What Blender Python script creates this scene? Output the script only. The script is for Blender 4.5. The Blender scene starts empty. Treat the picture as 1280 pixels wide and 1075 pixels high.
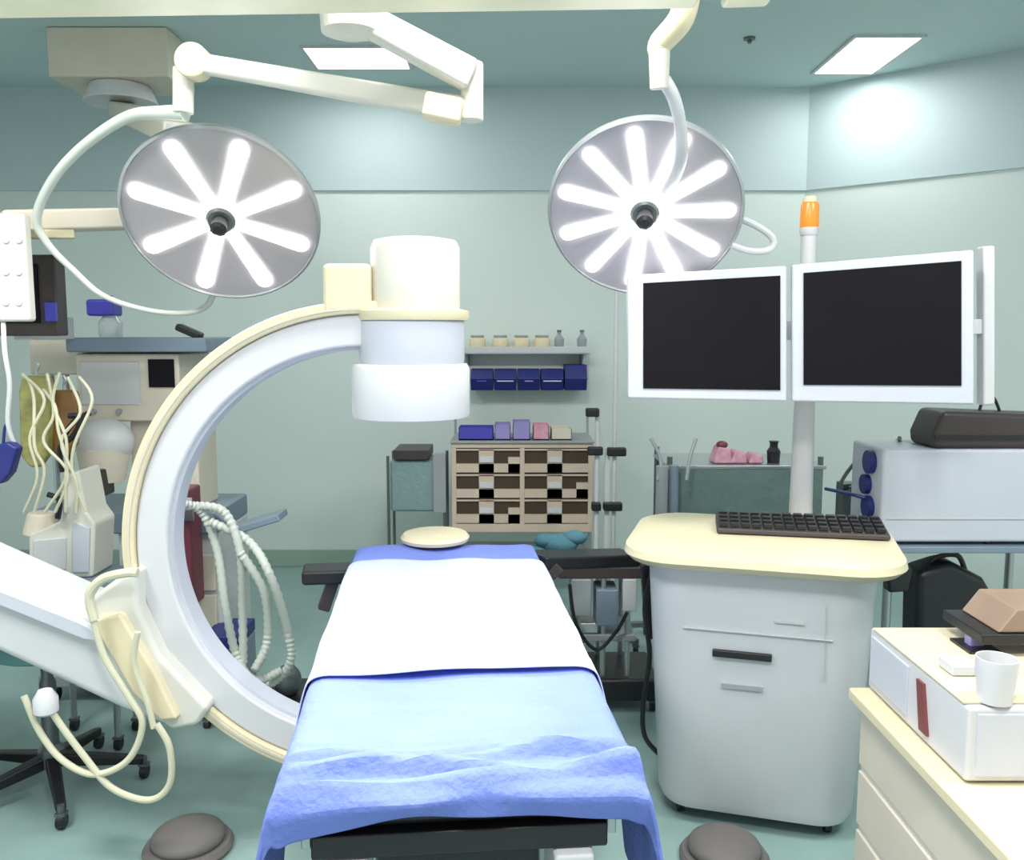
import bpy, bmesh, math, random
from mathutils import Vector, Matrix
random.seed(7)
S = bpy.context.scene
COL = S.collection
# ------------------------------------------------------------------ camera
FPX = 1100.0; EYE = 1.65; PITCH = math.atan(122.5/FPX)
cd = bpy.data.cameras.new('camera'); cam = bpy.data.objects.new('camera', cd); COL.objects.link(cam)
cd.sensor_fit = 'HORIZONTAL'; cd.sensor_width = 36; cd.lens = 36*FPX/1280; cd.clip_start = .05
cam.location = (0, 0, EYE); cam.rotation_euler = (math.pi/2-PITCH, 0, 0)
S.camera = cam
# ------------------------------------------------------------------ world, exposure, lights
w = bpy.data.worlds.new('world'); S.world = w; w.use_nodes = True
bg = w.node_tree.nodes['Background']; bg.inputs[0].default_value = (.97, .98, 1, 1); bg.inputs[1].default_value = .56
S.view_settings.view_transform = 'Standard'; S.view_settings.look = 'None'
S.view_settings.gamma = 1; S.view_settings.use_curve_mapping = False
S.view_settings.exposure = 0.46
CEIL = 3.27; BACK = 6.1; LEFT = -4.0; RIGHT = 3.9; FRONT = -1.2

def light(kind, name, loc, aim, power, color=(1, 1, 1), size=.5, size_y=None, angle=50, blend=.6):
    l = bpy.data.lights.new(name, kind); l.energy = power; l.color = color
    if kind == 'AREA':
        l.shape = 'RECTANGLE' if size_y else 'DISK'; l.size = size
        if size_y: l.size_y = size_y
    if kind == 'SPOT':
        l.spot_size = math.radians(angle); l.spot_blend = blend; l.shadow_soft_size = size
    o = bpy.data.objects.new(name, l); COL.objects.link(o); o.location = loc
    d = Vector(aim)-Vector(loc); o.rotation_euler = d.to_track_quat('-Z', 'Y').to_euler()
    return o
# unseen ceiling panels added to light the room (built below)
ADDED_PANELS = [(-.05, 2.0), (1.9, 1.6), (-1.9, 1.5), (.2, .3), (-2.6, 4.3), (2.6, 4.6), (.9, 4.9)]

# ------------------------------------------------------------------ pixel helpers: P = point at world distance d, on the ray of a photo pixel
def ray(px, py):
    a = (px-640)/FPX; b = (537.5-py)/FPX; c, s = math.cos(PITCH), math.sin(PITCH)
    return Vector((a, c+b*s, -s+b*c))
def P(px, py, d):
    r = ray(px, py); return Vector((0, 0, EYE))+r*(d/r.y)
def F(px, py, z):
    r = ray(px, py); return Vector((0, 0, EYE))+r*((z-EYE)/r.z)
def X(px, d): return P(px, 415, d).x
def Z(py, d): return P(640, py, d).z

# ------------------------------------------------------------------ materials
MATS = {}
def mat(name, col, rough=.5, metal=0, emit=0, bump=0, bscale=40, var=.04, vscale=6, coat=0, trans=0, alpha=1):
    if name in MATS: return MATS[name]
    m = bpy.data.materials.new(name); m.use_nodes = True; nt = m.node_tree; b = nt.nodes['Principled BSDF']
    b.inputs['Roughness'].default_value = rough; b.inputs['Metallic'].default_value = metal
    b.inputs['Coat Weight'].default_value = coat
    b.inputs['Transmission Weight'].default_value = trans; b.inputs['Alpha'].default_value = alpha
    tc = nt.nodes.new('ShaderNodeTexCoord'); n = nt.nodes.new('ShaderNodeTexNoise'); n.inputs['Scale'].default_value = vscale
    nt.links.new(tc.outputs['Object'], n.inputs['Vector'])
    r = nt.nodes.new('ShaderNodeValToRGB'); e = r.color_ramp.elements
    e[0].position = .3; e[1].position = .7
    e[0].color = (*[max(0, c*(1-var)) for c in col], 1); e[1].color = (*[min(1, c*(1+var)) for c in col], 1)
    nt.links.new(n.outputs['Fac'], r.inputs['Fac']); nt.links.new(r.outputs['Color'], b.inputs['Base Color'])
    if emit:
        b.inputs['Emission Color'].default_value = (*col, 1); b.inputs['Emission Strength'].default_value = emit
    if bump:
        n2 = nt.nodes.new('ShaderNodeTexNoise'); n2.inputs['Scale'].default_value = bscale; n2.inputs['Detail'].default_value = 3
        nt.links.new(tc.outputs['Object'], n2.inputs['Vector'])
        bp = nt.nodes.new('ShaderNodeBump'); bp.inputs['Strength'].default_value = bump; bp.inputs['Distance'].default_value = .02
        nt.links.new(n2.outputs['Fac'], bp.inputs['Height']); nt.links.new(bp.outputs['Normal'], b.inputs['Normal'])
    MATS[name] = m; return m
wallm = mat('wall_paint', (.68, .76, .735), .55, var=.02, vscale=.8)
ceilm = mat('ceiling_paint', (.56, .70, .70), .7, var=.03, vscale=.7)
floorm = mat('floor_vinyl', (.28, .41, .39), .3, var=.07, vscale=5)
basem = mat('base_vinyl', (.30, .42, .36), .45)
cream = mat('cream_enamel', (.74, .66, .45), .38, var=.02)
ivory = mat('ivory_enamel', (.68, .665, .60), .35, var=.02)
beige = mat('beige_plastic', (.66, .60, .50), .5)
white = mat('white_enamel', (.64, .64, .66), .38, var=.01)
lav = mat('white_plastic', (.58, .60, .67), .4, var=.01)
greyw = mat('light_grey_plastic', (.58, .59, .60), .45, var=.02)
grey = mat('grey_plastic', (.32, .34, .36), .45)
bluegrey = mat('blue_grey_plastic', (.20, .26, .33), .4)
steel = mat('brushed_steel', (.50, .53, .54), .3, metal=.8)
darksteel = mat('dark_steel', (.16, .18, .18), .35, metal=.6)
black = mat('black_plastic', (.012, .012, .014), .4)
dark = mat('dark_brown_plastic', (.05, .038, .038), .45)
screenm = mat('switched_off_screen', (.008, .007, .009), .6)
screenm.node_tree.nodes['Principled BSDF'].inputs['Specular IOR Level'].default_value = .12
navy = mat('navy_plastic', (.012, .02, .16), .4)
indigo = mat('indigo_plastic', (.06, .06, .42), .4)
purple = mat('lilac_plastic', (.30, .26, .55), .4)
drapem = mat('blue_drape_cloth', (.185, .25, .70), .85, bump=.25, bscale=60, var=.05)
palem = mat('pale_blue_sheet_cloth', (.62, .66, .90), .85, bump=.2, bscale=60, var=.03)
facem = mat('lamp_face_plastic', (.42, .395, .42), .3, var=.03)
rimm = mat('lamp_rim_metal', (.42, .44, .45), .35, metal=.4)
ledm = mat('led_bar', (1, 1, 1), .3, emit=5, var=0)
diffm = mat('light_diffuser', (.96, .98, 1), .4, emit=3.2, var=0)
orange = mat('orange_lens', (.80, .24, .03), .25, emit=.25)
yellowc = mat('warm_white_plastic', (.84, .73, .50), .4)
olive = mat('olive_fluid', (.32, .31, .10), .35, var=.3, vscale=18)
amber = mat('amber_glass', (.24, .12, .035), .25, var=.2)
maroon = mat('maroon_plastic', (.16, .03, .05), .4)
pink = mat('pink_wrapping', (.65, .33, .42), .6, var=.15, vscale=30)
tealc = mat('teal_cloth', (.05, .15, .19), .8, bump=.3, bscale=25, var=.15)
greenc = mat('grey_green_cloth', (.13, .20, .19), .8, bump=.3, bscale=25, var=.1)
hosem = mat('hose_plastic', (.62, .66, .60), .4, var=.03)
cablem = mat('cream_cable', (.62, .60, .44), .45)
wood = mat('brown_cardboard', (.30, .21, .155), .65, var=.1)
redm = mat('red_brown_label', (.20, .05, .05), .5)
rubber = mat('grey_brown_rubber', (.16, .145, .14), .6)
cavity = mat('dark_compartment', (.06, .035, .02), .6)
beigec = mat('beige_cabinet', (.62, .50, .40), .5)
clear = mat('clear_plastic', (.75, .82, .82), .15, trans=.5)

# ------------------------------------------------------------------ mesh builder
WL = {}
def wloc(o): return WL.get(o.name, Vector((0, 0, 0))) if o else Vector((0, 0, 0))
class MB:
    def __init__(s, M=None): s.b = bmesh.new(); s.M = M or Matrix.Identity(4)
    def v(s, p): return s.b.verts.new(s.M @ Vector(p))
    def box(s, c, size, rz=0, R=None):
        c = Vector(c); h = Vector(size)/2; R = R or Matrix.Rotation(rz, 3, 'Z')
        vs = [s.v(c+R@Vector((x*h.x, y*h.y, z*h.z))) for x in (-1, 1) for y in (-1, 1) for z in (-1, 1)]
        for f in ((0, 1, 3, 2), (4, 6, 7, 5), (0, 4, 5, 1), (2, 3, 7, 6), (0, 2, 6, 4), (1, 5, 7, 3)):
            s.b.faces.new([vs[i] for i in f])
        return s
    def bb(s, x0, x1, y0, y1, z0, z1): return s.box(((x0+x1)/2, (y0+y1)/2, (z0+z1)/2), (abs(x1-x0), abs(y1-y0), abs(z1-z0)))
    def beam(s, p0, p1, w0, h0, w1=None, h1=None):
        p0, p1 = Vector(p0), Vector(p1); w1 = w1 or w0; h1 = h1 or h0
        d = (p1-p0).normalized(); up = Vector((0, 0, 1)) if abs(d.z) < .95 else Vector((0, 1, 0))
        sd = d.cross(up).normalized(); u = sd.cross(d)
        r = []
        for p, w_, h_ in ((p0, w0, h0), (p1, w1, h1)):
            r.append([s.v(p+sd*a*w_/2+u*b_*h_/2) for a, b_ in ((-1, -1), (1, -1), (1, 1), (-1, 1))])
        for i in range(4): s.b.faces.new([r[0][i], r[0][(i+1) % 4], r[1][(i+1) % 4], r[1][i]])
        s.b.faces.new(r[0][::-1]); s.b.faces.new(r[1]); return s
    def cyl(s, p0, p1, r0, r1=None, n=24):
        p0, p1 = Vector(p0), Vector(p1); r1 = r0 if r1 is None else r1
        return s.lathe([(r0, 0), (r1, (p1-p0).length)], p0, p1-p0, n)
    def lathe(s, prof, c, axis=(0, 0, 1), n=28):
        c = Vector(c); q = Vector(axis).to_track_quat('Z', 'Y').to_matrix(); rings = []
        for r, z in prof:
            rings.append([s.v(c+q@Vector((r*math.cos(2*math.pi*i/n), r*math.sin(2*math.pi*i/n), z))) for i in range(n)])
        for a, b_ in zip(rings, rings[1:]):
            for i in range(n): s.b.faces.new([a[i], a[(i+1) % n], b_[(i+1) % n], b_[i]])
        s.b.faces.new(rings[0][::-1]); s.b.faces.new(rings[-1]); return s
    def tube(s, pts, r, n=10, smooth=6, rib=0):
        pts = [Vector(p) for p in pts]; rs = r if isinstance(r, (list, tuple)) else [r]*len(pts)
        P2, R2 = [], []
        if smooth > 1 and len(pts) > 2:
            for i in range(len(pts)-1):
                a = pts[max(i-1, 0)]; b_ = pts[i]; c = pts[i+1]; d = pts[min(i+2, len(pts)-1)]
                for k in range(smooth):
                    t = k/smooth
                    P2.append(.5*((2*b_)+(c-a)*t+(2*a-5*b_+4*c-d)*t*t+(3*b_-a-3*c+d)*t**3)); R2.append(rs[i]*(1-t)+rs[i+1]*t)
            P2.append(pts[-1]); R2.append(rs[-1])
        else: P2, R2 = pts, rs
        rings = []; up = None
        for i, p in enumerate(P2):
            d = (P2[min(i+1, len(P2)-1)]-P2[max(i-1, 0)]).normalized()
            if up is None: up = d.orthogonal().normalized()
            up = (up-d*up.dot(d)).normalized(); sd = d.cross(up)
            rr = R2[i]*(1+(rib if i % 2 else -rib))
            rings.append([s.v(p+(up*math.cos(2*math.pi*j/n)+sd*math.sin(2*math.pi*j/n))*rr) for j in range(n)])
        for a, b_ in zip(rings, rings[1:]):
            for j in range(n): s.b.faces.new([a[j], a[(j+1) % n], b_[(j+1) % n], b_[j]])
        s.b.faces.new(rings[0][::-1]); s.b.faces.new(rings[-1]); return s
    def prism(s, poly, off):          # closed polygon of world points pushed along off
        off = Vector(off); a = [s.v(p) for p in poly]; b_ = [s.v(Vector(p)+off) for p in poly]; n = len(a)
        s.b.faces.new(a[::-1]); s.b.faces.new(b_)
        for i in range(n): s.b.faces.new([a[i], a[(i+1) % n], b_[(i+1) % n], b_[i]])
        return s
    def blob(s, c, r, seg=16):
        c = Vector(c); m = s.M @ Matrix.Translation(c) @ Matrix.Diagonal((r[0], r[1], r[2], 1))
        bmesh.ops.create_uvsphere(s.b, u_segments=seg, v_segments=seg//2+2, radius=1, matrix=m); return s
    def arc(s, c, r0, r1, y0, y1, a0, a1, n=64):   # ring segment in the XZ plane
        rg = []
        for i in range(n+1):
            a = a0+(a1-a0)*i/n; ca, sa = math.cos(a), math.sin(a)
            rg.append([s.v((c[0]+r*ca, y, c[2]+r*sa)) for r, y in ((r0, y0), (r1, y0), (r1, y1), (r0, y1))])
        for a, b_ in zip(rg, rg[1:]):
            for j in range(4): s.b.faces.new([a[j], a[(j+1) % 4], b_[(j+1) % 4], b_[j]])
        s.b.faces.new(rg[0][::-1]); s.b.faces.new(rg[-1]); return s
    def o(s, name, m, parent=None, bev=0, seg=2, smooth=True, label=None, base=False, stuff=False):
        bmesh.ops.recalc_face_normals(s.b, faces=s.b.faces)
        me = bpy.data.meshes.new(name)
        xs = [v.co for v in s.b.verts]
        lo = Vector([min(p[i] for p in xs) for i in range(3)]); hi = Vector([max(p[i] for p in xs) for i in range(3)])
        c = (lo+hi)/2
        if not parent: c.z = lo.z
        bmesh.ops.translate(s.b, vec=-c, verts=s.b.verts)
        s.b.to_mesh(me); s.b.free(); me.materials.append(m)
        if smooth:
            for p in me.polygons: p.use_smooth = True
            me.set_sharp_from_angle(angle=.6)
        ob = bpy.data.objects.new(name, me); COL.objects.link(ob)
        if parent: ob.parent = parent
        ob.location = c-wloc(parent); WL[ob.name] = c
        if bev:
            md = ob.modifiers.new('bevel', 'BEVEL'); md.width = bev; md.segments = seg; md.limit_method = 'ANGLE'; md.angle_limit = .6
            md.harden_normals = True
        if label: ob['label'] = label
        if stuff: ob['kind'] = 'stuff'
        return ob
def tag(o, label, cat, group=None):
    o['label'] = label; o['category'] = cat
    if group: o['group'] = group
    return o
def thing(name, label, cat, loc, group=None):
    o = bpy.data.objects.new(name, None); COL.objects.link(o); o.location = loc; o.empty_display_size = .1
    WL[o.name] = Vector(loc); return tag(o, label, cat, group)
def struct(o): o['kind'] = 'structure'; return o
def dup(root, off, label=None, rz=None):
    r = root.copy(); COL.objects.link(r); r.location = root.location+Vector(off)
    WL[r.name] = Vector(r.location)
    if rz is not None: r.rotation_euler.z = rz
    if label: r['label'] = label
    def rec(a, b):
        for ch in [c for c in COL.objects if c.parent == a]:
            c = ch.copy(); COL.objects.link(c); c.parent = b; rec(ch, c)
    rec(root, r); return r
def castor(parent, x, y, r=.035, z=0, m=black):
    c = MB().cyl((x-.012, y, z+r), (x+.012, y, z+r), r, n=18).o('castor', m, parent, bev=.003)
    MB().cyl((x, y, z+r), (x, y, z+r*2+.03), .012, n=10).box((x, y, z+r*2), (.034, .03, .01)).o('castor_fork', darksteel, c)

# ------------------------------------------------------------------ the room
struct(MB().bb(LEFT, RIGHT, FRONT, BACK+.1, -.1, 0).o('floor', floorm, smooth=False))
struct(MB().bb(LEFT, RIGHT, FRONT, BACK+.1, CEIL, CEIL+.1).o('ceiling', ceilm, smooth=False))
CX0 = X(1000, BACK); CX1, CY1 = CX0+1.35, BACK-1.15
struct(MB().bb(LEFT, CX0, BACK, BACK+.1, 0, CEIL).o('wall_back', wallm, smooth=False))
struct(MB().prism([(CX0, BACK, 0), (CX1, CY1, 0), (CX1+.1, CY1+.1, 0), (CX0, BACK+.1, 0)], (0, 0, CEIL)).o('wall_corner', wallm, smooth=False))
struct(MB().bb(CX1, CX1+.1, FRONT, CY1, 0, CEIL).o('wall_right', wallm, smooth=False))
struct(MB().bb(LEFT-.1, LEFT, FRONT, BACK, 0, CEIL).o('wall_left', wallm, smooth=False))
upshadem = mat('upper_wall_shade', (.52, .63, .645), .6, var=.02, vscale=.8)  # shade on the upper wall, put into a darker, bluer colour
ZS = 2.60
struct(MB().bb(LEFT, CX0, BACK-.02, BACK, ZS, CEIL).o('shade_band_1', upshadem, smooth=False))  # thin slab carrying the painted shade of the upper wall
struct(MB().prism([(CX0, BACK-.02, ZS), (CX1, CY1-.02, ZS), (CX1, CY1, ZS), (CX0, BACK, ZS)], (0, 0, CEIL-ZS)).o('shade_band_2', upshadem, smooth=False))
struct(MB().bb(LEFT, CX0, BACK-.015, BACK, 0, .12).o('baseboard_back', basem, bev=.004))

# ceiling light fixtures
def clight(cx, cy, sx, sy, label, group=None, power=0, rz=0):
    t = thing('ceiling_light', label, 'ceiling light', (cx, cy, CEIL), group)
    fw = .02
    m = MB(Matrix.Translation((cx, cy, 0)) @ Matrix.Rotation(rz, 4, 'Z'))
    for x0, x1, y0, y1 in ((-sx/2-fw, sx/2+fw, -sy/2-fw, -sy/2), (-sx/2-fw, sx/2+fw, sy/2, sy/2+fw), (-sx/2-fw, -sx/2, -sy/2, sy/2), (sx/2, sx/2+fw, -sy/2, sy/2)):
        m.bb(x0, x1, y0, y1, CEIL-.012, CEIL)
    m.o('frame', greyw, t)
    MB(Matrix.Translation((cx, cy, 0)) @ Matrix.Rotation(rz, 4, 'Z')).bb(-sx/2, sx/2, -sy/2, sy/2, CEIL-.009, CEIL-.001).o('diffuser', diffm, t)
    if power:
        light('AREA', 'ceiling_light_glow', (cx, cy, CEIL-.03), (cx, cy+.001, 0), power, (1, .99, .96), sx, sy)
    return t
a = F(1018, 90, CEIL); b = F(1090, 90, CEIL); c_ = F(1125, 45, CEIL)
clight((a.x+b.x)/2, (a.y+c_.y)/2, abs(b.x-a.x), abs(a.y-c_.y), 'lit ceiling panel at upper right, over the two black screens', power=6)
a = F(398, 84, CEIL); b = F(512, 84, CEIL); c_ = F(450, 58, CEIL)
clight((a.x+b.x)/2, (a.y+c_.y)/2, abs(b.x-a.x), abs(a.y-c_.y), 'lit ceiling panel behind the ceiling mount of the left surgical lamp', power=6)
for (x, y), lab in zip(ADDED_PANELS[:4], ('square lit ceiling panel added out of view straight above the near end of the table', 'square lit ceiling panel added out of view above the supply cart at the right', 'square lit ceiling panel added out of view above the stool side at the left', 'square lit ceiling panel added out of view right above the photographer')):
    clight(x, y, .6, .6, lab, 'added unseen ceiling panels over the near end', power=(46 if x < 1 else 30))  # out-of-view panels, added only for their light

s_ = F(937, 47, CEIL)
MBs = MB().cyl((s_.x, s_.y, CEIL-.012), (s_.x, s_.y, CEIL), .032, n=20).cyl((s_.x, s_.y, CEIL-.03), (s_.x, s_.y, CEIL-.012), .012, n=12)
tag(MBs.o('ceiling_sprinkler', darksteel), 'small dark round sprinkler on the ceiling, left of the tilted panel', 'sprinkler')

# ceiling rail across the top
t = thing('ceiling_rail', 'long cream ceiling rail running across the top of the room', 'rail', P(400, 10, 2.2))
p0 = P(-60, 25, 2.25); p1 = P(868, 12, 2.25)
MB().prism([(p0.x, p0.y, p0.z), (p1.x, p1.y, p1.z), (p1.x, p1.y-.2, p1.z), (p0.x, p0.y-.2, p0.z)], (0, 0, .16)).o('rail_body', mat('rail_enamel', (.90, .84, .62), .4), t, bev=.008)
q0 = P(900, 12, 2.25); q1 = P(958, 10, 2.25)
MB().prism([(q0.x, q0.y, q0.z), (q1.x, q1.y, q1.z), (q1.x, q1.y-.2, q1.z), (q0.x, q0.y-.2, q0.z)], (0, 0, .16)).o('rail_end', mat('rail_enamel', (.90, .84, .62), .4), t, bev=.01)
MB().bb(p1.x, q0.x, p1.y-.18, p1.y-.03, p1.z+.015, p1.z+.14).o('rail_joint', darksteel, t, bev=.004)
for xx_ in (p0.x+.3, -.9, p1.x-.25): MB().cyl((xx_, p1.y-.1, p1.z+.15), (xx_, p1.y-.1, CEIL-.002), .03, n=16).o('hanger', cream, t)

# ------------------------------------------------------------------ surgical lamps
def lamp_head(t, c, n_bars, R, yaw, tilt, phase, lens=None):
    nrm = Vector((math.sin(yaw)*math.cos(tilt), -math.cos(yaw)*math.cos(tilt), -math.sin(tilt))).normalized()
    xx = Vector((0, 0, 1)).cross(nrm).normalized(); yy = nrm.cross(xx)
    Mx = Matrix((( xx.x, yy.x, nrm.x, c.x), (xx.y, yy.y, nrm.y, c.y), (xx.z, yy.z, nrm.z, c.z), (0, 0, 0, 1)))
    hs = MB(Mx).lathe([(R*.30, -.085), (R*.62, -.07), (R*.93, -.035), (R, -.012), (R, .006), (R*.975, .012), (R*.965, 0)], (0, 0, 0), n=64).o('housing', rimm, t)
    MB(Mx).lathe([(R*.965, -.004), (R*.965, .003), (R*.6, .004), (R*.1, .004)], (0, 0, 0), n=64).o('face', facem, hs)
    for i in range(n_bars):
        a = phase+2*math.pi*i/n_bars; ca, sa = math.cos(a), math.sin(a)
        r0, r1, hw = R*.15, R*.91, R*.072 if n_bars > 8 else R*.085
        pl = []
        for k in range(7):
            th = -math.pi/2+math.pi*k/6; pl.append((r1-hw+hw*math.cos(th), hw*math.sin(th)))
        pl += [(r0, hw*.72), (r0, -hw*.72)]
        MB(Mx).prism([(x*ca-y*sa, x*sa+y*ca, .0045) for x, y in pl], (0, 0, .006)).o('light_bar', ledm, hs, smooth=False)
    k = MB(Mx).lathe([(R*.15, .004), (R*.15, .022), (R*.125, .03)], (0, 0, 0), n=24).o('hub', darksteel, t)
    MB(Mx).lathe([(R*.085, .03), (R*.075, .055), (R*.085, .075), (R*.05, .085)], (0, 0, 0), n=20).o('handle', black, t)
    return nrm, Mx, hs
# left lamp
L1 = P(277, 272, 3.1); R1 = 119*3.1/FPX
t1 = thing('surgical_light', 'round surgical lamp with eight white light bars, left above the table', 'surgical light', (P(437, 0, 2.5).x, 2.5, CEIL), 'ceiling surgical lamps')
cx = P(437, 0, 2.5).x
MB().lathe([(.12, CEIL-.002), (.12, CEIL-.03), (.085, CEIL-.05), (.085, 2.56), (.078, 2.46), (.05, 2.45)], (cx, 2.5, 0), n=32).o('ceiling_mount', ivory, t1)
e0 = P(452, 22, 2.5); e1 = P(590, 96, 2.55)
MB().beam(e0, e1, .07, .075, .07, .085).o('upper_arm', ivory, t1, bev=.012)
j0 = P(590, 78, 2.57); j1 = P(590, 152, 2.57)
MB().cyl(j1, j0, .032, n=28).o('elbow_joint', ivory, t1, bev=.006)
k1 = P(243, 78, 2.78); g1 = P(585, 138, 2.57)
MB().beam(g1, k1, .06, .066, .05, .056).o('lower_arm', ivory, t1, bev=.012)
MB().beam(P(530, 132, 2.55), P(578, 142, 2.55), .07, .07).o('arm_cover', cream, t1, bev=.012)
MB().cyl(k1+Vector((0, -.035, 0)), k1+Vector((0, .035, 0)), .052, n=28).o('knuckle', cream, t1, bev=.008)
v0 = P(229, 85, 2.8); v1 = P(229, 142, 2.8)
MB().cyl(v1, v0, .031, n=24).o('drop_tube', ivory, t1, bev=.004)
yk = [P(232, 141, 2.8), P(205, 141, 2.82), P(160, 146, 2.86), P(105, 182, 2.92), P(66, 225, 2.98), P(46, 272, 3.04), P(60, 305, 3.08), P(92, 338, 3.12), P(130, 370, 3.16), P(185, 388, 3.26), P(235, 391, 3.36), P(262, 378, 3.42), P(272, 340, 3.36)]
MB().tube(yk, [.026, .022, .018, .016, .016, .015, .013, .011, .010, .010, .010, .012, .014], n=14, smooth=8).o('yoke', hosem, t1)
n1, M1, h1 = lamp_head(t1, L1, 8, R1, math.radians(6), math.radians(38), math.radians(24))
# right lamp
L2 = P(806, 264, 2.95); R2 = 119*2.95/FPX
cx2 = P(862, 0, 2.5).x
t2 = thing('surgical_light', 'round surgical lamp with eleven white light bars, beside the left black screen', 'surgical light', (cx2, 2.5, CEIL), 'ceiling surgical lamps')
MB().lathe([(.11, CEIL-.002), (.11, CEIL-.03), (.06, CEIL-.05), (.06, 2.585), (.045, 2.57)], (cx2, 2.5, 0), n=28).o('ceiling_mount', ivory, t2)
MB().tube([(cx2, 2.5, 2.6), P(852, 22, 2.52), P(826, 54, 2.56), P(824, 66, 2.56)], [.036, .036, .034, .03], n=16, smooth=5).o('upper_arm', cream, t2)
MB().cyl(P(824, 112, 2.58), P(824, 60, 2.56), .026, .03, n=20).o('elbow_joint', ivory, t2, bev=.005)
MB().tube([P(830, 100, 2.58), P(842, 122, 2.6), P(850, 155, 2.64), P(851, 190, 2.70), P(843, 215, 2.80), P(832, 232, 2.895)], [.02, .019, .018, .022, .026, .03], n=14, smooth=6).o('yoke', white, t2)
n2, M2, h2 = lamp_head(t2, L2, 11, R2, math.radians(-8), math.radians(36), math.radians(98))
MB().tube([P(916, 270, 2.98), P(945, 282, 2.99), P(966, 298, 3.0), P(962, 312, 3.0), P(938, 314, 2.99), P(914, 306, 2.98)], .012, n=10).o('side_handle', greyw, t2)
# their beams
for c, nrm, pw in ((L1, n1, 66), (L2, n2, 66)):
    light('SPOT', 'surgical_beam', c+nrm*.09, (-.16, 1.98, .93), pw, (1, 1, 1), size=.12, angle=33, blend=.55)

# ------------------------------------------------------------------ equipment pendant (left)
t = thing('equipment_pendant', 'beige ceiling pendant with a white service box at the left edge', 'ceiling pendant', (X(150, 4.8), 4.8, CEIL))
x0, x1 = X(78, 4.9), X(224, 4.9)
MB().bb(x0, x1, 4.9, 5.3, Z(96, 4.9), CEIL-.002).o('ceiling_box', beige, t, bev=.01)
jx = X(165, 5.08)
MB().cyl((jx, 5.08, Z(130, 5.08)), (jx, 5.08, Z(96, 4.9)), .20, .16, n=32).o('joint_disc', greyw, t, bev=.01)
MB().beam((jx, 5.08, Z(138, 5.08)), (X(236, 3.5), 3.5, Z(168, 3.5)), .13, .09).o('upper_arm', beige, t, bev=.012)
MB().cyl((X(232, 3.5), 3.5, Z(285, 3.5)), (X(232, 3.5), 3.5, Z(158, 3.5)), .045, n=24).o('shaft', greyw, t)
MB().beam((X(236, 3.5), 3.5, Z(272, 3.5)), (X(10, 3.12), 3.12, Z(278, 3.12)), .12, .075).o('lower_arm', beige, t, bev=.012)
MB().beam((X(100, 3.16), 3.16, Z(293, 3.16)), (X(20, 3.08), 3.08, Z(293, 3.08)), .05, .03).o('arm_rail', cream, t, bev=.005)
sb = MB().bb(X(-70, 3.0), X(38, 3.0), 3.0, 3.05, Z(402, 3.0), Z(266, 3.0)).o('service_box', ivory, t, bev=.012)
for px in (-20, 8, 24):
    for py in (300, 340, 378):
        MB().cyl(P(px, py, 3.0)+Vector((0, -.006, 0)), P(px, py, 3.0)+Vector((0, .002, 0)), .012, n=14).o('gas_outlet', greyw, sb, bev=.002)
MB().tube([P(4, 400, 3.03), P(6, 440, 2.95), P(12, 480, 2.95), P(10, 530, 2.97), P(22, 565, 3.0)], .008, n=8).o('hanging_cable', white, t)
# monitor behind the service box
t = thing('patient_monitor', 'black patient monitor partly hidden behind the white service box', 'monitor', P(40, 420, 3.3))
MB().bb(X(-75, 3.3), X(73, 3.3), 3.3, 3.38, Z(420, 3.3), Z(318, 3.3)).o('frame', dark, t, bev=.008)
MB().bb(X(-60, 3.29), X(50, 3.29), 3.292, 3.301, Z(404, 3.29), Z(330, 3.29)).o('screen', screenm, t)
MB().bb(X(58, 3.29), X(72, 3.29), 3.285, 3.301, Z(402, 3.29), Z(378, 3.29)).o('knob_panel', indigo, t, bev=.003)
MB().bb(X(20, 3.4), X(45, 3.4), 3.38, 3.7, Z(425, 3.4), Z(395, 3.4)).o('bracket', greyw, t, bev=.005)

# ------------------------------------------------------------------ anaesthesia machine
AD = 3.75
t = thing('anesthesia_machine', 'beige anaesthesia machine standing behind the curved C-arm at the left', 'anaesthesia machine', (X(140, AD), AD+.25, 0))
MB().bb(X(88, AD), X(262, AD), AD-.05, AD+.4, Z(440, AD), Z(422, AD)).o('top_shelf', bluegrey, t, bev=.008)
c = MB().bb(X(92, AD), X(222, AD), AD, AD+.4, Z(527, AD), Z(442, AD)).o('upper_cabinet', beige, t, bev=.01)
MB().bb(X(184, AD), X(216, AD), AD-.008, AD+.002, Z(484, AD), Z(449, AD)).o('display', screenm, c)
MB().bb(X(98, AD), X(172, AD), AD-.006, AD+.002, Z(506, AD), Z(452, AD)).o('front_panel', greyw, c, bev=.003)
for px in (118, 150):
    MB().cyl(P(px, 514, AD)+Vector((0, -.02, 0)), P(px, 514, AD), .012, n=14).o('dial', grey, c, bev=.002)
MB().bb(X(18, AD), X(88, AD), AD+.1, AD+.4, Z(470, AD), Z(422, AD)).o('side_shelf', beige, t, bev=.01)
MB().blob(P(130, 552, AD-.05), (.125, .10, .10), 24).o('absorber_dome', greyw, t)
MB().cyl(P(130, 600, AD-.05), P(130, 560, AD-.05), .085, .11, n=28).o('absorber_canister', beige, t)
v = MB().bb(X(112, AD), X(142, AD), AD-.18, AD-.06, Z(622, AD-.18), Z(588, AD-.18)).o('vaporizer', black, t, bev=.006)
MB().bb(X(124, AD), X(129, AD), AD-.188, AD-.179, Z(620, AD-.18), Z(590, AD-.18)).o('vaporizer_scale', greyw, v)
MB().bb(X(150, AD), X(236, AD), AD+.05, AD+.3, Z(640, AD), Z(527, AD)).o('back_panel', beige, t, bev=.01)
MB().bb(X(20, AD), X(262, AD), AD, AD+.45, Z(668, AD), Z(640, AD)).o('work_surface', bluegrey, t, bev=.01)
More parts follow.
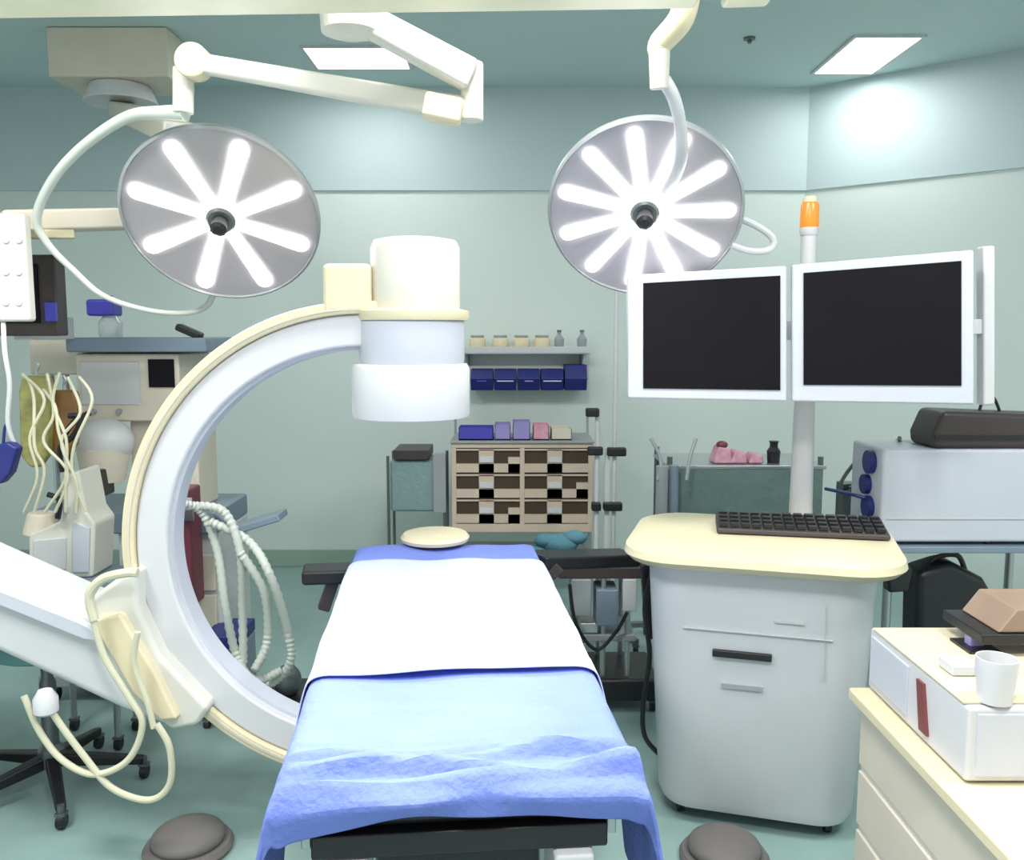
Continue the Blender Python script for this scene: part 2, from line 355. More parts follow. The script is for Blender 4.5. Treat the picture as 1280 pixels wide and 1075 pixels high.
lc = MB().bb(X(130, AD), X(262, AD), AD+.03, AD+.45, .14, Z(668, AD)).o('lower_cabinet', greyw, t, bev=.01)
for i in range(3):
    z1_ = .68-i*.18
    d_ = MB().bb(X(138, AD), X(256, AD), AD+.01, AD+.035, z1_-.16, z1_).o('drawer', beige, lc, bev=.005)
    MB().bb(X(175, AD), X(215, AD), AD-.01, AD+.012, z1_-.05, z1_-.035).o('drawer_handle', grey, d_)
MB().bb(X(20, AD), X(262, AD), AD, AD+.45, .08, .14).o('base', grey, t, bev=.01)
for px in (22, 42): MB().cyl((X(px, AD), AD+.25, .1), (X(px, AD), AD+.25, Z(470, AD)), .014, n=12).o('post', steel, t)
for x_ in (X(35, AD), X(250, AD)):
    for y_ in (AD+.05, AD+.4): castor(t, x_, y_, .035)
MB().bb(X(205, 3.6), X(228, 3.6), 3.6, 3.74, Z(760, 3.6), Z(612, 3.6)).o('suction_canister', maroon, t, bev=.01)

sh = P(132, 416, AD)
t = thing('plastic_bottle', 'clear bottle with an indigo blue cap on the left grey shelf', 'bottle', (sh.x, AD+.05, Z(422, AD)))
zb = Z(421, AD)
MB().lathe([(.045, zb), (.048, zb+.01), (.048, zb+.06), (.03, zb+.085), (.03, zb+.09)], (sh.x, AD+.05, 0), n=24).o('bottle_body', clear, t)
MB().bb(X(115, AD+.05), X(149, AD+.05), AD, AD+.1, zb+.088, zb+.158).o('cap', indigo, t, bev=.012)
MB().cyl((sh.x, AD+.05, zb+.158), (sh.x, AD+.05, zb+.175), .015, n=12).o('nozzle', indigo, t)
h_ = P(238, 416, AD)
m = MB().beam(P(222, 408, AD), P(252, 421, AD), .06, .03)
tag(m.o('handset', black, bev=.008), 'small black handset lying at the right end of the grey shelf', 'handset')

# olive and amber bags, tubing tangle at far left
t = thing('fluid_bag', 'olive drainage bag hanging at the far left below the monitor', 'bag', P(48, 600, 3.45), 'drainage bags')
def bag(t, px0, px1, py0, py1, d, m):
    pl = [P(px0+4, py0, d), P(px1-4, py0, d), P(px1, py0+20, d), P(px1-3, py1-16, d), P((px0+px1)/2+6, py1, d), P((px0+px1)/2-6, py1, d), P(px0+2, py1-16, d), P(px0, py0+20, d)]
    MB().prism(pl, (0, .05, 0)).o('bag_body', m, t, bev=.015, seg=3)
    c = P((px0+px1)/2, py0, d)+Vector((0, .025, 0))
    MB().tube([c, c+Vector((0, 0, .02)), c+Vector((.01, 0, .04)), c+Vector((0, 0, .055))], .005, n=8).o('hook', steel, t)
bag(t, 22, 62, 470, 585, 3.45, olive)
t = thing('fluid_bag', 'amber brown drainage bag hanging beside the olive one', 'bag', P(78, 590, 3.5), 'drainage bags')
bag(t, 56, 96, 488, 572, 3.5, amber)
m = MB()
for k in range(7):
    pts = [P(30+k*11+random.uniform(-6, 6), 468+random.uniform(-4, 20), 3.30), P(50+k*8+random.uniform(-18, 18), 510+random.uniform(-12, 12), 3.28), P(36+k*10+random.uniform(-18, 18), 550+random.uniform(-12, 12), 3.27), P(60+k*7+random.uniform(-15, 15), 592+random.uniform(-8, 14), 3.28), P(30+k*13, 640, 3.29)]
    m.tube(pts, .006, n=7)
tag(m.o('tubing_bundle', cablem), 'tangle of thin yellowish tubing in front of the drainage bags', 'tubing')
m = MB()
for pts in ([(86, 520), (102, 522), (92, 545), (75, 560), (78, 590)], [(112, 516), (92, 528), (78, 552), (88, 575)], [(60, 618), (74, 625), (72, 648)]):
    m.tube([P(x, y, 3.32) for x, y in pts], .011, n=8)
tag(m.o('black_cable', black), 'knotted black cable hanging in front of the beige machine', 'cable')
t = thing('cuff_pouch', 'dark navy pouch hanging at the left edge of the photo', 'pouch', P(4, 603, 2.95))
MB().prism([P(-22, 562, 2.95), P(8, 552, 2.95), P(21, 560, 2.95), P(12, 592, 2.95), P(0, 606, 2.95), P(-20, 600, 2.95)], (0, .05, 0)).o('pouch_body', navy, t, bev=.01)
MB().tube([P(4, 556, 2.97), P(6, 535, 2.97), P(10, 528, 2.97)], .005, n=8).o('strap', navy, t)

# white wedge-shaped suction device on its stand
t = thing('suction_unit', 'white angular device with sloped front, left of the C-arm', 'medical device', (X(78, 3.35), 3.5, 0))
MB().prism([P(35, 668, 3.35), P(74, 652, 3.35), P(84, 592, 3.35), P(98, 588, 3.35), P(108, 640, 3.35), P(119, 655, 3.35), P(116, 722, 3.35), P(35, 726, 3.35)], (0, .18, 0)).o('body', ivory, t, bev=.012)
MB().prism([P(41, 676, 3.34), P(82, 672, 3.34), P(82, 712, 3.34), P(41, 714, 3.34)], (0, .012, 0)).o('front_panel', greyw, t, bev=.004)
MB().prism([P(90, 652, 3.34), P(112, 660, 3.34), P(110, 716, 3.34), P(90, 716, 3.34)], (0, .012, 0)).o('side_panel', lav, t, bev=.004)
MB().bb(X(28, 3.3), X(126, 3.3), 3.3, 3.54, Z(738, 3.3), Z(727, 3.3)).o('tray', bluegrey, t, bev=.005)
for px in (34, 120):
    for yy in (3.34, 3.51): MB().cyl((X(px, 3.33), yy, .05), (X(px, 3.33), yy, Z(738, 3.33)), .013, n=12).o('leg', steel, t)
for px in (34, 120):
    for yy in (3.34, 3.51): castor(t, X(px, 3.33), yy, .025)
MB().cyl(P(52, 640, 3.46), P(52, 668, 3.46), .05, .07, n=24).o('lid_jar', beige, t, bev=.01)

# breathing hoses and arm beside the machine
t = thing('breathing_circuit', 'loops of pale corrugated breathing hose seen through the C-arm', 'breathing hose', P(280, 860, 3.3))
HD = 3.35
for pts in ([(222, 628), (252, 640), (272, 690), (282, 760), (296, 820), (318, 850), (352, 838)],
            [(240, 632), (280, 640), (300, 690), (303, 760), (304, 830)],
            [(262, 652), (310, 676), (338, 720), (360, 790), (362, 830), (335, 856), (310, 848)],
            [(300, 690), (330, 740), (334, 800), (318, 838)]):
    MB().tube([P(x, y, HD+random.uniform(-.06, .06)) for x, y in pts], .0165, n=12, smooth=14, rib=.12).o('hose', hosem, t)
MB().beam(P(236, 652, AD+.06), P(232, 630, HD-.03), .05, .05).o('manifold', grey, t, bev=.006)
t = thing('arm_tray', 'narrow blue-grey swing tray beside the pale hoses', 'tray', P(330, 655, 3.6))
MB().beam(P(298, 660, 3.6), P(354, 643, 3.6), .14, .03).o('tray', bluegrey, t, bev=.006)
MB().tube([P(258, 632, AD+.1), P(280, 650, 3.7), P(302, 660, 3.62)], .012, n=10).o('swing_arm', bluegrey, t)
t = thing('floor_pump', 'blue and black pump on wheels at the foot of the pale hoses', 'pump', (X(285, 3.7), 3.7, 0))
fz = lambda y, d: Z(y, d)
MB().bb(X(236, 3.6), X(284, 3.6), 3.6, 3.85, Z(812, 3.6), Z(796, 3.6)).o('lid', navy, t, bev=.006)
MB().bb(X(240, 3.6), X(284, 3.6), 3.62, 3.85, .10, Z(812, 3.6)).o('tank', bluegrey, t, bev=.008)
MB().bb(X(228, 3.5), X(362, 3.5), 3.5, 3.8, .06, .11).o('base', black, t, bev=.01)
MB().blob((X(345, 3.6), 3.62, .17), (.06, .06, .07)).o('motor', darksteel, t)
for px in (236, 354):
    for yy in (3.53, 3.77): castor(t, X(px, 3.5), yy, .02)

# ------------------------------------------------------------------ the C-arm
CD = 2.7; C0 = P(463, 677, CD); k_ = CD/FPX
RO, RI = 303*k_, 248*k_
t = thing('c_arm', 'white and cream C-arm X-ray machine curving around the blue table', 'X-ray machine', (X(-90, 2.6), 2.6, 0))
A0, A1 = math.radians(84), math.radians(292)
cc = (C0.x, CD, C0.z)
MB().arc(cc, RI, RO-.038, CD-.07, CD+.07, A0, A1, 90).o('c_ring', white, t, bev=.01, seg=2)
MB().arc(cc, RO-.038, RO, CD-.085, CD+.085, A0, A1, 90).o('outer_rail', cream, t, bev=.008, label='cream outer rail')
MB().arc(cc, RO-.026, RO-.018, CD-.089, CD-.08, A0+.03, A1-.03, 90).o('rail_groove', beige, t)
MB().arc(cc, RI-.010, RI+.012, CD-.04, CD+.04, A0+.02, A1-.02, 90).o('inner_track', lav, t)
dx = X(513, CD)
def zz(y): return Z(y, CD-.1)
MB().lathe([(.176, zz(524)), (.180, zz(520)), (.180, zz(462)), (.172, zz(456)), (.15, zz(455))], (dx, CD, 0), n=48).o('image_intensifier', white, t)
MB().lathe([(.155, zz(457)), (.160, zz(450)), (.160, zz(402)), (.150, zz(398))], (dx+.005, CD, 0), n=48).o('intensifier_neck', lav, t)
MB().lathe([(.166, zz(400)), (.170, zz(396)), (.170, zz(388)), (.14, zz(385))], (dx+.01, CD, 0), n=48).o('collar', cream, t)
MB().lathe([(.132, zz(387)), (.135, zz(380)), (.135, zz(306)), (.125, zz(297)), (.09, zz(294))], (X(520, CD), CD, 0), n=48).o('camera_housing', ivory, t)
MB().bb(X(412, CD), X(470, CD), CD-.09, CD+.09, Z(392, CD), Z(332, CD)).o('side_housing', cream, t, bev=.015, seg=3)
# X-ray tube under the table
gx = X(513, CD)
MB().bb(gx-.13, gx+.15, CD-.14, CD+.14, C0.z-RI-.01, C0.z-RI+.16).o('tube_housing', ivory, t, bev=.03, seg=3)
MB().cyl((gx, CD, C0.z-RI+.16), (gx, CD, C0.z-RI+.20), .07, .055, n=28).o('collimator', greyw, t)
# carriage gripping the ring
pl = [P(x, y, CD-.13) for x, y in ((112, 748), (150, 720), (172, 712), (172, 760), (200, 820), (262, 886), (246, 908), (214, 914), (180, 888), (128, 800))]
MB().prism(pl, (0, .28, 0)).o('carriage', ivory, t, bev=.018, seg=3)
pl = [P(x, y, CD-.16) for x, y in ((112, 776), (150, 768), (196, 846), (222, 900), (200, 902), (164, 866))]
MB().prism(pl, (0, .06, 0)).o('carriage_cover', cream, t, bev=.01)
# support arm sweeping in from the left
pl = [P(x, y, 2.57) for x, y in ((-230, 620), (0, 722), (92, 762), (150, 772), (200, 850), (214, 912), (150, 888), (0, 818), (-230, 712))]
MB().prism(pl, (0, .24, 0)).o('support_arm', white, t, bev=.03, seg=4)
pl = [P(x, y, 2.545) for x, y in ((-100, 700), (0, 738), (100, 778), (150, 806), (104, 800), (0, 758), (-100, 720))]
MB().prism(pl, (0, .03, 0)).o('arm_cover', lav, t, bev=.006)
bx = X(-190, 2.6)
MB().bb(bx-.42, bx+.04, 2.35, 3.0, .12, 1.08).o('trunk', white, t, bev=.04, seg=3)
MB().bb(bx-.46, bx+.06, 2.3, 3.05, .06, .14).o('trunk_base', grey, t, bev=.02)
for yy in (2.38, 2.97):
    castor(t, bx-.38, yy, .03); castor(t, bx, yy, .03)
for pts, r in (([(118, 775), (112, 745), (128, 724), (158, 716), (172, 716)], .014),
               ([(116, 770), (130, 820), (160, 870), (178, 905), (160, 950), (118, 968), (78, 950), (50, 915), (30, 870)], .010),
               ([(196, 905), (212, 935), (212, 980), (186, 1000), (140, 985), (105, 945), (75, 905), (62, 884)], .010),
               ([(172, 790), (168, 830), (185, 880), (192, 910)], .009)):
    MB().tube([P(x, y, 2.5) for x, y in pts], r, n=10, smooth=8).o('cable', cablem, t)
MB().lathe([(.02, 0), (.035, .01), (.035, .05), (.02, .075)], P(58, 893, 2.5), n=18).o('connector', white, t)

# ------------------------------------------------------------------ operating table
TA = Vector((-.083, 1.375, 0)); TB = Vector((-.235, 3.05, 0))
TL = (TB-TA).length; td = (TB-TA).normalized(); ts = Vector((td.y, -td.x, 0)); TZ = .895
Mt = Matrix(((ts.x, td.x, 0, TA.x), (ts.y, td.y, 0, TA.y), (0, 0, 1, 0), (0, 0, 0, 1)))
t = thing('operating_table', 'black operating table under the blue drapes', 'operating table', tuple(Mt @ Vector((0, TL*.5, 0))))
MB(Mt).bb(-.27, .27, .03, TL-.02, TZ-.075, TZ-.012).o('mattress', black, t, bev=.02, seg=3)
MB(Mt).bb(-.25, .25, .02, TL-.04, TZ-.12, TZ-.077).o('table_top', black, t, bev=.005)
for s2 in (-1, 1):
    MB(Mt).bb(s2*.262-.008, s2*.262+.008, .05, TL-.05, TZ-.115, TZ-.085).o('side_rail', steel, t, bev=.002)
    MB(Mt).bb(s2*.19-.035, s2*.19+.035, .0, .14, TZ-.24, TZ-.121).o('rail_clamp', greyw, t, bev=.008)
MB(Mt).bb(-.16, .16, .22, .55, .14, TZ-.122).o('column', black, t, bev=.02)
MB(Mt).bb(-.24, .24, .12, 1.0, .05, .14).o('base', black, t, bev=.03)
for sx_ in (-.2, .2):
    for sy_ in (.18, .94): 
        p = Mt @ Vector((sx_, sy_, 0)); castor(t, p.x, p.y, .02)
# arm boards
lb = MB().beam(P(378, 718, 2.95), P(440, 716, 2.98), .12, .05).o('arm_board', black, t, bev=.012)
MB().beam(P(418, 722, 2.96), P(404, 762, 2.95), .04, .04).o('arm_bracket', dark, t, bev=.005)
rb = MB().beam(P(668, 700, 3.0), P(788, 697, 3.25), .13, .05).o('arm_board', black, t, bev=.012)
MB().beam(P(700, 708, 2.98), P(668, 735, 2.98), .04, .04).o('arm_bracket', dark, t, bev=.005)

def cloth(name, m, v0, v1, halfw, drop, z, front=0, back=0, nu=70, nv=110, seed=0, wr=.004, flare=.05, rs=0, lift=None):
    """sheet over the table: across u, along v (metres from the near end), hanging over sides and optionally over the near/far ends"""
    bm = MB(Mt); rnd = random.Random(seed); ph = [rnd.uniform(0, 6.28) for _ in range(12)]
    L = v1-v0; tot_v = L+front+back; half = halfw+drop; grid = []
    for j in range(nv+1):
        s = -front+tot_v*j/nv; row = []
        for i in range(nu+1):
            a = -half+2*half*i/nu
            rr = .02
            # across
            over = max(0, abs(a)-halfw); x = math.copysign(min(abs(a), halfw), a); zz_ = 0; outx = 0
            if over > 0: zz_ -= over; outx = flare*(over/max(drop, .01))**.7
            y = v0+s; zf = 0; of = 0
            if s < 0: y = v0; zf = s*(.8+.45*min(1, abs(a)/halfw)**3); of = .012*math.sin(min(1, -s/.02)*1.57)-.55*max(0, -s-.02)
            if s > L: y = v1; zf = -(s-L); of = -.02
            hang = min(0, zz_)+0
            wave = math.sin(y*14+ph[0])*.5+math.sin(y*23+ph[1])*.35+math.sin(y*41+ph[2])*.15
            x += math.copysign(outx*(1+.25*wave), a) if over > 0 else 0
            yw = y-(of*(1+.5*math.sin(a*17+ph[3])+.3*math.sin(a*31+ph[4])))
            zt = z + (wr*(math.sin(y*9+a*5+ph[5])+.6*math.sin(y*19-a*13+ph[6])+.5*math.sin(a*22+y*4+ph[7])) if over == 0 else 0)
            z_ = zt+zz_+zf
            if s < 0 and over > 0: z_ = zt-math.hypot(zz_, zf)
            if s < 0: z_ += .005*math.sin(a*17+ph[8])*min(1, -s/.05)*(1 if over == 0 else 0)
            if lift and over == 0 and 0 <= s <= L: z_ += lift(a, y)
            # round the side edge
            e = halfw-abs(a)
            if 0 <= e < rr: z_ -= (rr-e)**2/rr*.5
            row.append(bm.v((x, yw, z_)))
        grid.append(row)
    for j in range(nv):
        for i in range(nu): bm.b.faces.new([grid[j][i], grid[j][i+1], grid[j+1][i+1], grid[j+1][i]])
    ob = bm.o(name, m)
    md = ob.modifiers.new('sub', 'SUBSURF'); md.levels = 1; md.render_levels = 1
    md = ob.modifiers.new('thick', 'SOLIDIFY'); md.thickness = .003; md.offset = 1
    return ob
def lift1(a, y):
    r = 0
    for yc, w_, h_, sl in ((.016, .008, .024, .02), (.048, .009, .030, -.08), (.085, .010, .024, .10), (.118, .010, .014, -.04), (.15, .02, .008, -.03), (.20, .03, .006, .06), (.30, .025, .006, -.08)):
        yy = y-yc-sl*a; r += h_*math.exp(-(yy/w_)**2)*(1+.4*math.sin(a*20+yc*50))
    return r
dr = cloth('surgical_drape', drapem, 0, TL-.01, .305, .34, TZ+.004, front=.066, back=.12, nu=90, nv=220, seed=3, wr=.0035, flare=.055, lift=lift1)
tag(dr, 'large blue drape covering the whole operating table and hanging over its near end', 'drape', None)
def lift2(a, y):
    yy = y-.525-.04*a
    return .016*math.exp(-(yy/.02)**2)*max(0, min(1, (a+.1)*6)) + .010*math.exp(-((y-1.2+.25*a)/.02)**2)*max(0, min(1, (-a)*7))
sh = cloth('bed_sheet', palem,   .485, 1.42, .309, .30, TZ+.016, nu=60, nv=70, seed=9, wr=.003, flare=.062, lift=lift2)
tag(sh, 'pale blue sheet lying brightly lit across the middle of the table', 'sheet')
hp = F(544, 672, TZ+.03)
tag(MB().lathe([(.09, TZ+.016), (.118, TZ+.022), (.122, TZ+.034), (.112, TZ+.046), (.05, TZ+.050)], (hp.x, hp.y, 0), n=40).o('head_pad', yellowc), 'round cream head pad at the far end of the blue table', 'pad')
m = MB()
for (px, py, r) in ((672, 690, .05), (700, 680, .07), (718, 672, .05), (684, 676, .05)):
    m.blob(P(px, py, 3.3), (r, r*.7, r*.55), 18)
tag(m.o('crumpled_cloth', tealc), 'dark teal crumpled cloth by the far right corner of the table', 'cloth')

# ------------------------------------------------------------------ monitor cart
rz = math.radians(-16)
mc = Vector((X(955, 2.95)+.02, 2.98, 0))
Mc = Matrix.Translation(mc) @ Matrix.Rotation(rz, 4, 'Z')
t = thing('monitor_cart', 'tall pale grey wheeled cart with a cream rounded top, right of the table', 'cart', tuple(mc))
def rrect(hx, hy, r, n=8, bow=0):
    pts = []
    for cx_, cy_, a0 in ((hx-r, hy-r, 0), (-hx+r, hy-r, 90), (-hx+r, -hy+r, 180), (hx-r, -hy+r, 270)):
        for k in range(n+1):
            a = math.radians(a0+90*k/n); pts.append((cx_+r*math.cos(a), cy_+r*math.sin(a)))
    return pts
def loft(M, rings):
    m = MB(M); R = [[m.v((x, y, z)) for x, y in pl] for pl, z in rings]; n = len(R[0])
    for a, b_ in zip(R, R[1:]):
        for i in range(n): m.b.faces.new([a[i], a[(i+1) % n], b_[(i+1) % n], b_[i]])
    m.b.faces.new(R[0][::-1]); m.b.faces.new(R[-1]); return m
CT = .95
loft(Mc, [(rrect(.305, .235, .11), .055), (rrect(.32, .25, .12), .09), (rrect(.365, .27, .13), CT-.06), (rrect(.365, .27, .13)  , CT-.055)]).o('cart_body', mat('pale_grey_enamel', (.62, .64, .66), .4, var=.02), t)
loft(Mc, [(rrect(.375, .28, .13), CT-.062), (rrect(.425, .335, .17), CT-.05), (rrect(.445, .355, .18), CT-.028), (rrect(.44, .35, .18), CT-.006), (rrect(.42, .33, .16), CT)]).o('cart_top', cream, t)
MB(Mc).bb(-.14, .045, -.279, -.262, .605, .628).o('drawer_handle', black, t, bev=.003)
MB(Mc).bb(-.11, .02, -.268, -.258, .50, .515).o('vent_slot', grey, t)
MB(Mc).bb(.05, .14, -.274, -.264, .735, .741).o('panel_seam', greyw, t)
MB(Mc).bb(-.235, .225, -.2735, -.263, .69, .692).o('panel_seam', greyw, t)
MB(Mc).bb(.20, .202, -.2725, -.262, .56, .80).o('panel_seam', greyw, t)
MB(Mc).bb(-.26, .26, -.18, .2, .045, .06).o('base_plate', grey, t, bev=.01)
for sx_ in (-.24, .24):
    for sy_ in (-.16, .18):
        p = Mc @ Vector((sx_, sy_, 0)); castor(t, p.x, p.y, .018)
mx, my = X(1009, 3.26), 3.26
MB().cyl((mx, my, CT-.002), (mx, my, Z(500, 3.26)), .043, .037, n=28).o('mast', white, t)
MB().cyl((mx, my+.02, Z(505, 3.26)), (mx, my+.02, Z(292, 3.26)), .028, n=24).o('upper_mast', white, t)
MB().lathe([(.03, Z(294, 3.26)), (.034, Z(290, 3.26)), (.034, Z(284, 3.26))], (mx, my+.02, 0), n=24).o('beacon_base', white, t)
MB().lathe([(.032, Z(284, 3.26)), (.034, Z(280, 3.26)), (.032, Z(256, 3.26)), (.024, Z(250, 3.26))], (mx, my+.02, 0), n=24).o('beacon', orange, t, label='orange beacon')
MB().lathe([(.027, Z(252, 3.26)), (.027, Z(247, 3.26)), (.015, Z(244, 3.26))], (mx, my+.02, 0), n=24).o('beacon_cap', cream, t)
MB().bb(X(880, 3.2), X(1120, 3.2), 3.20, 3.24, Z(425, 3.2), Z(400, 3.2)).o('monitor_bracket', greyw, t, bev=.004)
# left cable of the cart
MB().tube([P(815, 715, 2.98), P(806, 760, 3.0), P(812, 820, 3.0), P(804, 880, 3.0), P(806, 920, 3.0), P(826, 945, 3.0)], .009, n=8).o('power_cable', black, t)
MB().prism([P(802, 708, 3.05), P(822, 708, 3.05), P(822, 800, 3.05), P(808, 800, 3.05)], (0, .05, 0)).o('side_holder', black, t, bev=.008)

def screen(name, label, corners, d0, d1, group, bezel):
    """corners: px (x0, x1), top y at left/right, bottom y at left/right"""
    (x0, x1), (ta, tb), (ba, bb_) = corners
    a, b_, c, d = P(x0, ta, d0), P(x1, tb, d1), P(x1, bb_, d1), P(x0, ba, d0)
    t = thing(name, label, 'monitor', tuple((a+b_+c+d)/4-Vector((0, 0, (a.z-d.z)/2))), group)
    n = (b_-a).cross(d-a).normalized()
    if n.y < 0: n = -n
    fr = MB().prism([a, b_, c, d], n*.05).o('frame', lav, t, bev=.008, seg=3)
    u0, u1, v0, v1 = bezel
    def q(u, v): return (a*(1-u)+b_*u)*(1-v)+(d*(1-u)+c*u)*v
    MB().prism([q(u0, v0)-n*.004, q(u1, v0)-n*.004, q(u1, v1)-n*.004, q(u0, v1)-n*.004], n*.0055).o('screen', screenm, t, smooth=False)
    cc_ = (a+b_+c+d)/4
    MB().prism([q(.3, .3)+n*.05, q(.7, .3)+n*.05, q(.7, .7)+n*.05, q(.3, .7)+n*.05], n*.15).o('rear_housing', greyw, t, bev=.01)
    return t, q, n
screen('monitor', 'smaller left monitor with black screen and white frame, beside the surgical lamp', ((785, 984), (344, 332), (498, 502)), 2.98, 2.98, 'cart monitors', (.095, .955, .07, .915))
tm, q, n = screen('monitor', 'larger right monitor with black screen and white frame, under the orange beacon', ((990, 1218), (331, 312), (502, 506)), 2.98, 2.86, 'cart monitors', (.065, .93, .065, .875))
a, b_ = P(1232, 308, 2.95), P(1232, 506, 2.95)
MB().beam(b_, a, .04, .05).o('side_grip', white, tm, bev=.008)
MB().beam((a+b_)/2, q(.7, .5)+n*.06, .03, .05).o('grip_bracket', greyw, tm, bev=.004)

# keyboard on the cart
kp = F(996, 664, CT)
Mk = Matrix.Translation((kp.x, kp.y-.03, CT+.003)) @ Matrix.Rotation(rz*.7, 4, 'Z')
t = thing('keyboard', 'dark control keyboard lying on the cream cart top', 'keyboard', (kp.x, kp.y-.03, CT+.003))
MB(Mk).prism([(-.285, -.075, 0), (-.285, .10, 0), (-.285, .10, .045), (-.285, -.07, .018)], (.57, 0, 0)).o('case', dark, t, bev=.006)
ky = MB(Mk)
for r in range(4):
    for c in range(15):
        ky.box((-.26+c*.037, -.045+r*.037, .0285+r*.006), (.028, .028, .012))
ky.o('keys', black, t, smooth=False, stuff=True)

# ------------------------------------------------------------------ right side: boxy generator on shelf
GD = 3.2
t = thing('generator_trolley', 'wheeled steel trolley carrying the big white box at the right edge', 'trolley', (X(1230, GD), GD+.1, 0))
zsh = Z(682, GD)
gx0, gx1 = X(1112, GD), X(1350, GD)
MB().bb(gx0-.015, gx1, GD-.02, GD+.32, zsh-.025, zsh).o('shelf', bluegrey, t, bev=.005)
MB().bb(gx0, gx1, GD, GD+.22, .22, .245).o('lower_shelf', grey, t, bev=.005)
for xx_ in (gx0+.045, gx1-.04):
    for yy in (GD+.02, GD+.28):
        MB().cyl((xx_, yy, .05), (xx_, yy, zsh-.02), .016, n=14).o('leg', steel, t); castor(t, xx_, yy, .025)
t = thing('white_generator', 'big pale white box with blue sockets on its left side, at the right edge', 'medical device', (X(1230, GD), GD+.25, zsh))
zt = Z(562, GD)
MB().bb(gx0, gx1, GD, GD+.30, zsh+.012, zt).o('case', lav, t, bev=.012, seg=3)
MB().bb(gx0+.02, gx1, GD-.004, GD+.003, zsh+.10, zsh+.103).o('panel_seam', greyw, t)
for i in range(2):
    for yy in (GD+.04, GD+.18): MB().cyl((gx0+.04+i*.38, yy, zsh), (gx0+.04+i*.38, yy, zsh+.014), .015, n=12).o('foot', black, t)
for k, (yy, z_, r) in enumerate(((GD+.10, .80, .045), (GD+.13, .55, .038), (GD+.10, .32, .042))):
    zc = zsh+.012+(zt-zsh)*z_
    MB().cyl((gx0-.022, yy, zc), (gx0+.002, yy, zc), r, n=20).o('socket', navy, t, bev=.003)
MB().tube([(gx0-.02, GD+.1, zsh+.16), (gx0-.07, GD+.14, zsh+.17), (gx0-.10, GD+.3, zsh+.16)], .007, n=8).o('plug_lead', navy, t)
t = thing('printer', 'black low device with a wire loop on top of the big white box', 'device', (X(1230, GD), GD+.2, zt))
pl = [(X(1164, GD+.08), zt), (X(1162, GD+.08), zt+.05), (X(1174, GD+.08), zt+.14), (X(1345, GD+.08), zt+.12), (X(1345, GD+.08), zt)]
MB().prism([(x_, GD+.015, z_) for x_, z_ in pl], (0, .2, 0)).o('case', dark, t, bev=.02, seg=3)
MB().bb(X(1168, GD+.06), X(1340, GD+.06), GD+.009, GD+.018, zt+.035, zt+.05).o('paper_slot', black, t)
MB().tube([(X(1238, GD+.1), GD+.15, zt+.12), (X(1244, GD+.1), GD+.15, zt+.175), (X(1256, GD+.1), GD+.15, zt+.18), (X(1266, GD+.1), GD+.15, zt+.12)], .006, n=8).o('wire_loop', black, t)
MB().tube([(X(1160, GD), GD+.19, zt+.02), P(1120, 552, GD+.35), P(1080, 568, GD+.4), P(1054, 598, GD+.4), P(1052, 616, GD+.4), P(1066, 612, GD+.4)], .008, n=8).o('power_cable', darksteel, t)
m = MB().bb(X(1062, 3.62), X(1090, 3.62), 3.62, 3.7, Z(650, 3.62), Z(605, 3.62)).beam(P(1060, 612, 3.62), P(1094, 602, 3.62), .05, .03)
tag(m.bb(X(1070, 3.62), X(1080, 3.62), 3.64, 3.68, .0, Z(650, 3.62)).o('clamp_stand', darksteel, bev=.004), 'small dark clamp on a post behind the right end of the cart', 'stand')
# black bag and cardboard below
t = thing('equipment_bag', 'black bag stuffed under the big white box', 'bag', (X(1190, GD), GD+.1, .245))
MB().prism([P(x, y, GD+.04) for x, y in ((1148, 716), (1190, 702), (1232, 724), (1250, 755), (1262, 900), (1144, 900), (1146, 800))], (0, .15, 0)).o('bag_body', black, t, bev=.03, seg=3)
MB().tube([P(1160, 716, GD+.1), P(1168, 698, GD+.1), P(1196, 694, GD+.1), P(1206, 712, GD+.1)], .01, n=8).o('bag_handle', dark, t)
m = MB().prism([P(x, y, GD-.09) for x, y in ((1108, 700), (1120, 690), (1142, 712), (1136, 740), (1112, 742))], (0, .06, 0))
tag(m.o('black_pouch', black, bev=.01), 'small black pouch hooked on the trolley beside the cart top', 'pouch')

# ------------------------------------------------------------------ near right worktop and printer
t = thing('supply_cart', 'cream supply cart cut off by the lower right corner', 'cart', (1.2, 2.05, 0))
WX = .925; WZ = .68
MB().bb(WX, 1.55, 1.45, 2.33, WZ-.035, WZ).o('worktop', cream, t, bev=.008)
MB().bb(WX+.03, 1.53, 1.48, 2.30, .1, WZ-.036).o('cabinet', ivory, t, bev=.01)
for i in range(3):
    MB().bb(WX+.022, WX+.034, 1.52, 2.29, .14+i*.17, .29+i*.17).o('side_panel', beige, t, bev=.003)
for xx_ in (WX+.08, 1.48):
    for yy in (1.53, 2.28): castor(t, xx_, yy, .03)
t = thing('white_device', 'low white device with a dark red slot on its left side, on the cream cart', 'medical device', (1.22, 2.08, WZ))
BX = .975
MB().bb(BX, 1.52, 1.80, 2.32, WZ+.006, .852).o('case', white, t, bev=.008)
MB().bb(BX-.002, 1.50, 1.82, 2.30, .8525, .858).o('lid', cream, t, bev=.002)
MB().prism([(BX-.007, 1.965, WZ+.03), (BX-.007, 2.005, WZ+.03), (BX-.007, 2.03, .825), (BX-.007, 1.995, .825)], (.009, 0, 0)).o('slot', redm, t)
MB().bb(BX-.0055, BX+.001, 2.08, 2.30, WZ+.03, .835).o('side_panel', lav, t, bev=.002)
MB().bb(BX+.02, 1.50, 1.795, 1.802, WZ+.02, .84).o('front_panel', lav, t, bev=.002)
for xx_ in (BX+.05, 1.47):
    for yy in (1.85, 2.29): MB().cyl((xx_, yy, WZ), (xx_, yy, WZ+.007), .015, n=12).o('foot', black, t)
c = F(1243, 876, .858)
